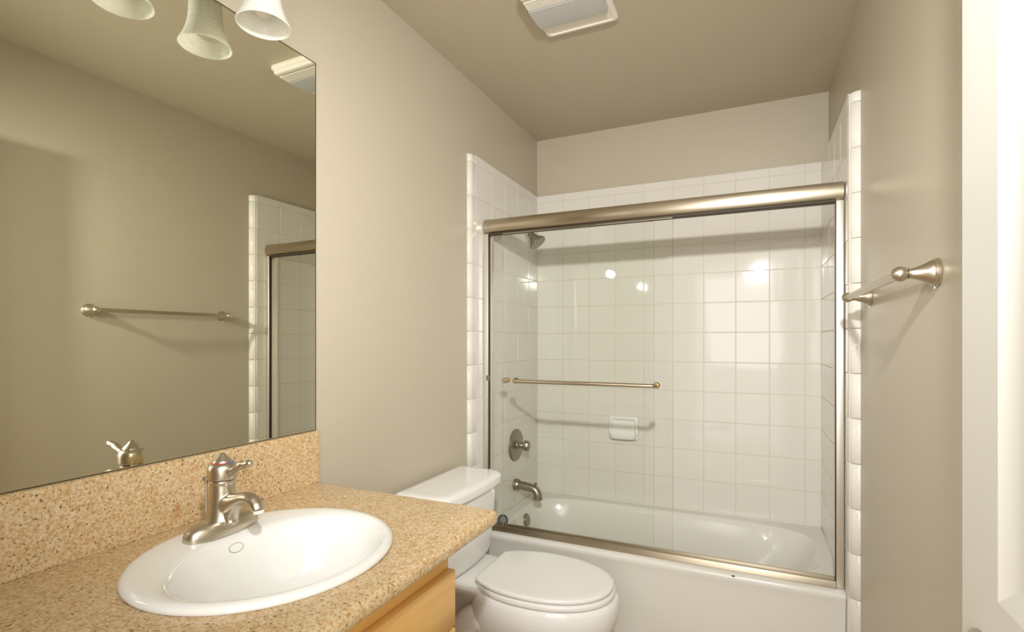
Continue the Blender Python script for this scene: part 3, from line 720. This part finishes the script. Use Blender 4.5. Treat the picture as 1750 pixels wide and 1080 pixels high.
# ------------------------------------------------------------------ vanity light
vl = thing('vanity_light', 'three-light vanity fixture with alabaster bell shades above the mirror', 'wall lamp', (-0.03, -2.155, 2.18))
LZ = 2.012; LX = 0.084
SY = (-1.962, -2.155, -2.348)
b = B(); b.box((xl(-2.155) - 0.001, -2.43, 2.150), (xl(-2.155) + 0.020, -1.88, 2.225), 0.006, 3); b.build('back_plate', M['dark_metal'], vl)
for y in SY:
    b = B(); b.tube([(xl(y) + 0.018, y, 2.19), (0.02, y, 2.205), (0.05, y, 2.205), (0.072, y, 2.195), (LX, y, 2.175), (LX, y, 2.150)], 0.007, 14); arm = b.build('arm', M['dark_metal'], vl)
    b = B(); b.lathe([(0.0, 0.036), (0.014, 0.036), (0.020, 0.030), (0.034, 0.022), (0.038, 0.012), (0.038, 0.0), (0.034, 0.0), (0.032, 0.014), (0.0, 0.018)], (LX, y, LZ + 0.122), (0, 0, 1), 36)
    for a in (0.3, 2.4, 4.5): b.lathe([(0.003, 0), (0.003, 0.010), (0.005, 0.010), (0.005, 0.014), (0, 0.014)], (LX + 0.037 * math.cos(a), y + 0.037 * math.sin(a), LZ + 0.128), (math.cos(a), math.sin(a), 0), 10)
    b.build('shade_holder', M['dark_metal'], vl)
    b = B()
    out = [(0.033, 0.126), (0.036, 0.118), (0.038, 0.105), (0.0385, 0.085), (0.040, 0.065), (0.044, 0.045), (0.050, 0.026), (0.057, 0.010), (0.0615, 0.0)]
    inn = [(r - 0.0035, h) for r, h in reversed(out)]
    b.lathe(out + [(0.060, -0.0015)] + inn, (LX, y, LZ), (0, 0, 1), 56, cap0=False, cap1=False)
    b.build('shade', M['alabaster'], vl, True, 60)
    b = B(); b.lathe([(0.0, 0.020), (0.012, 0.022), (0.022, 0.030), (0.027, 0.044), (0.0275, 0.054), (0.023, 0.070), (0.015, 0.086), (0.013, 0.098), (0.013, 0.128)], (LX, y, LZ), (0, 0, 1), 36); b.build('bulb', M['bulb'], vl)

# ------------------------------------------------------------------ ceiling fan light
fx0, fx1, fy0, fy1 = 0.437, 0.716, -1.262, -0.966
fn = thing('exhaust_fan', 'white square exhaust fan with louvred grille and light lens on the ceiling', 'exhaust fan', ((fx0 + fx1) / 2, (fy0 + fy1) / 2, ZC))
def fr4(i, z, r, yb0=0, yb1=0): return ring_rect(fx0 + i, fx1 - i, fy0 + i + yb0, fy1 - i - yb1, z, (r, r, r, r), per=6, k=6)
b = B(); b.loft([fr4(0.0, ZC - 0.0005, 0.018), fr4(0.0, ZC - 0.012, 0.018), fr4(0.003, ZC - 0.017, 0.016), fr4(0.010, ZC - 0.019, 0.012), fr4(0.016, ZC - 0.019, 0.010), fr4(0.018, ZC - 0.016, 0.010)], cap1=True)
b.build('housing', M['plastic'], fn, True, 30)
b = B()   # light lens on the far half: flat face with a sloping front facet
ym = -1.178
pr = [(ym, -0.015), (ym, -0.037), (ym + 0.004, -0.040), (-1.100, -0.040), (-1.054, -0.033), (-1.052, -0.015)]
b.loft([[(x, y, ZC + h + dz) for y, h in pr] for x, dz in ((fx0 + 0.006, 0.0), (fx1 - 0.020, 0.0))])
b.build('light_lens', M['lens'], fn, True, 12)
b = B(); b.box((fx0 + 0.002, fy0 + 0.002, ZC - 0.0405), (fx1 - 0.020, fy0 + 0.030, ZC - 0.010), 0.009, 4); b.build('grille_rail', M['plastic'], fn)
for i in range(6):
    y = fy0 + 0.0330 + i * 0.0082
    b = B()
    b.add([(fx0 + 0.008, y, ZC - 0.015), (fx1 - 0.022, y, ZC - 0.015), (fx1 - 0.022, y + 0.0015, ZC - 0.040), (fx0 + 0.008, y + 0.0015, ZC - 0.040), (fx0 + 0.008, y + 0.003, ZC - 0.015), (fx1 - 0.022, y + 0.003, ZC - 0.015), (fx1 - 0.022, y + 0.0050, ZC - 0.040), (fx0 + 0.008, y + 0.0050, ZC - 0.040)],
          [(0, 1, 2, 3), (4, 7, 6, 5), (0, 4, 5, 1), (1, 5, 6, 2), (2, 6, 7, 3), (3, 7, 4, 0)])
    b.build('louvre', M['plastic'], fn, False)

# ------------------------------------------------------------------ towel bar on the right wall
TBZ = 1.386
tb = thing('towel_bar', 'brushed nickel towel bar with flared posts on the right wall', 'towel bar', (XR, -1.26, TBZ))
TX = XR - 0.062
for y in (-1.568, -0.942):
    b = B()
    b.lathe([(0.0275, 0.0), (0.0285, 0.002), (0.0285, 0.005), (0.0265, 0.006), (0.0265, 0.010), (0.0245, 0.011), (0.0235, 0.015), (0.0190, 0.022), (0.0150, 0.030), (0.0120, 0.038), (0.0100, 0.044), (0.0100, 0.0465), (0.0112, 0.047), (0.0112, 0.049), (0.0085, 0.0495), (0.0, 0.0495)], (XR - 0.0003, y, TBZ), (-1, 0, 0), 40)
    p = b.build('post', M['nickel'], tb, True, 40)
    b = B(); b.sphere((TX - 0.001, y, TBZ), 0.0155, 32, 16); b.build('ball_end', M['nickel'], p, loc=tb.location)
    b = B(); b.lathe([(0.002, 0), (0.002, 0.004), (0.0, 0.004)], (XR - 0.006, y, TBZ - 0.028), (0, 0, -1), 10); b.build('set_screw', M['nickel'], p, loc=tb.location)
b = B(); b.tube([(TX, -1.568, TBZ), (TX, -0.942, TBZ)], 0.0095, 20); b.build('bar', M['nickel'], tb)

# ------------------------------------------------------------------ door (open against the right wall)
DF = 1.410; DY1, DY0 = -1.985, -2.755; DT = 0.035; DZ1 = 2.015
b = B()
ST = 0.104
panels = [(DY0 + ST, DY1 - ST, 0.953, DZ1 - 0.115), (DY0 + ST, DY1 - ST, 0.23, 0.74)]
b.hexa((DF, DY0, 0.01), (DF + DT, DY0 + ST, DZ1)); b.hexa((DF, DY1 - ST, 0.01), (DF + DT, DY1, DZ1))
b.hexa((DF, DY0 + ST, 0.01), (DF + DT, DY1 - ST, 0.23)); b.hexa((DF, DY0 + ST, 0.74), (DF + DT, DY1 - ST, 0.953)); b.hexa((DF, DY0 + ST, DZ1 - 0.115), (DF + DT, DY1 - ST, DZ1))
door = struct(b, 'door_1', M['door'], 'white panelled door standing open along the right wall', None, False)
for (y0, y1, z0, z1) in panels:
    b = B()
    def rr(i, d): return [(DF + d, y0 + i, z0 + i), (DF + d, y1 - i, z0 + i), (DF + d, y1 - i, z1 - i), (DF + d, y0 + i, z1 - i)]
    b.loft([rr(0.0, DT - 0.002), rr(0.0, 0.0), rr(0.003, 0.0), rr(0.008, 0.003), rr(0.026, 0.0095), rr(0.032, 0.0105), rr(0.075, 0.0105), rr(0.100, 0.004), rr(0.104, 0.004)])
    struct(b, 'door_panel', M['door'], None, door, True, 25)
b = B(); ky, kz = DY1 - 0.062, 0.866
b.lathe([(0.034, 0.0), (0.034, 0.004), (0.028, 0.009), (0.012, 0.012), (0.010, 0.026), (0.016, 0.031), (0.0205, 0.038), (0.0205, 0.046), (0.014, 0.053), (0, 0.054)], (DF, ky, kz), (-1, 0, 0), 36)
struct(b, 'door_knob', M['nickel'], None, door)
for z in (0.25, 1.05, 1.8):
    b = B(); b.lathe([(0.006, 0), (0.006, 0.09)], (DF - 0.002, DY0 - 0.005, z - 0.045), (0, 0, 1), 14); struct(b, 'hinge', M['nickel'], None, door)
# doorway casing behind the camera
b = B(); b.box((DX0 - 0.07, Y0 - 0.001, 0), (DX0 - 0.001, Y0 + 0.016, DZ + 0.07), 0.004); b.box((DX0 - 0.001, Y0 - 0.001, DZ + 0.001), (DX1, Y0 + 0.016, DZ + 0.07), 0.004)
struct(b, 'trim_1', M['door'], 'white casing around the doorway')

for o in list(bpy.data.objects):
    if '_base' in o: del o['_base']
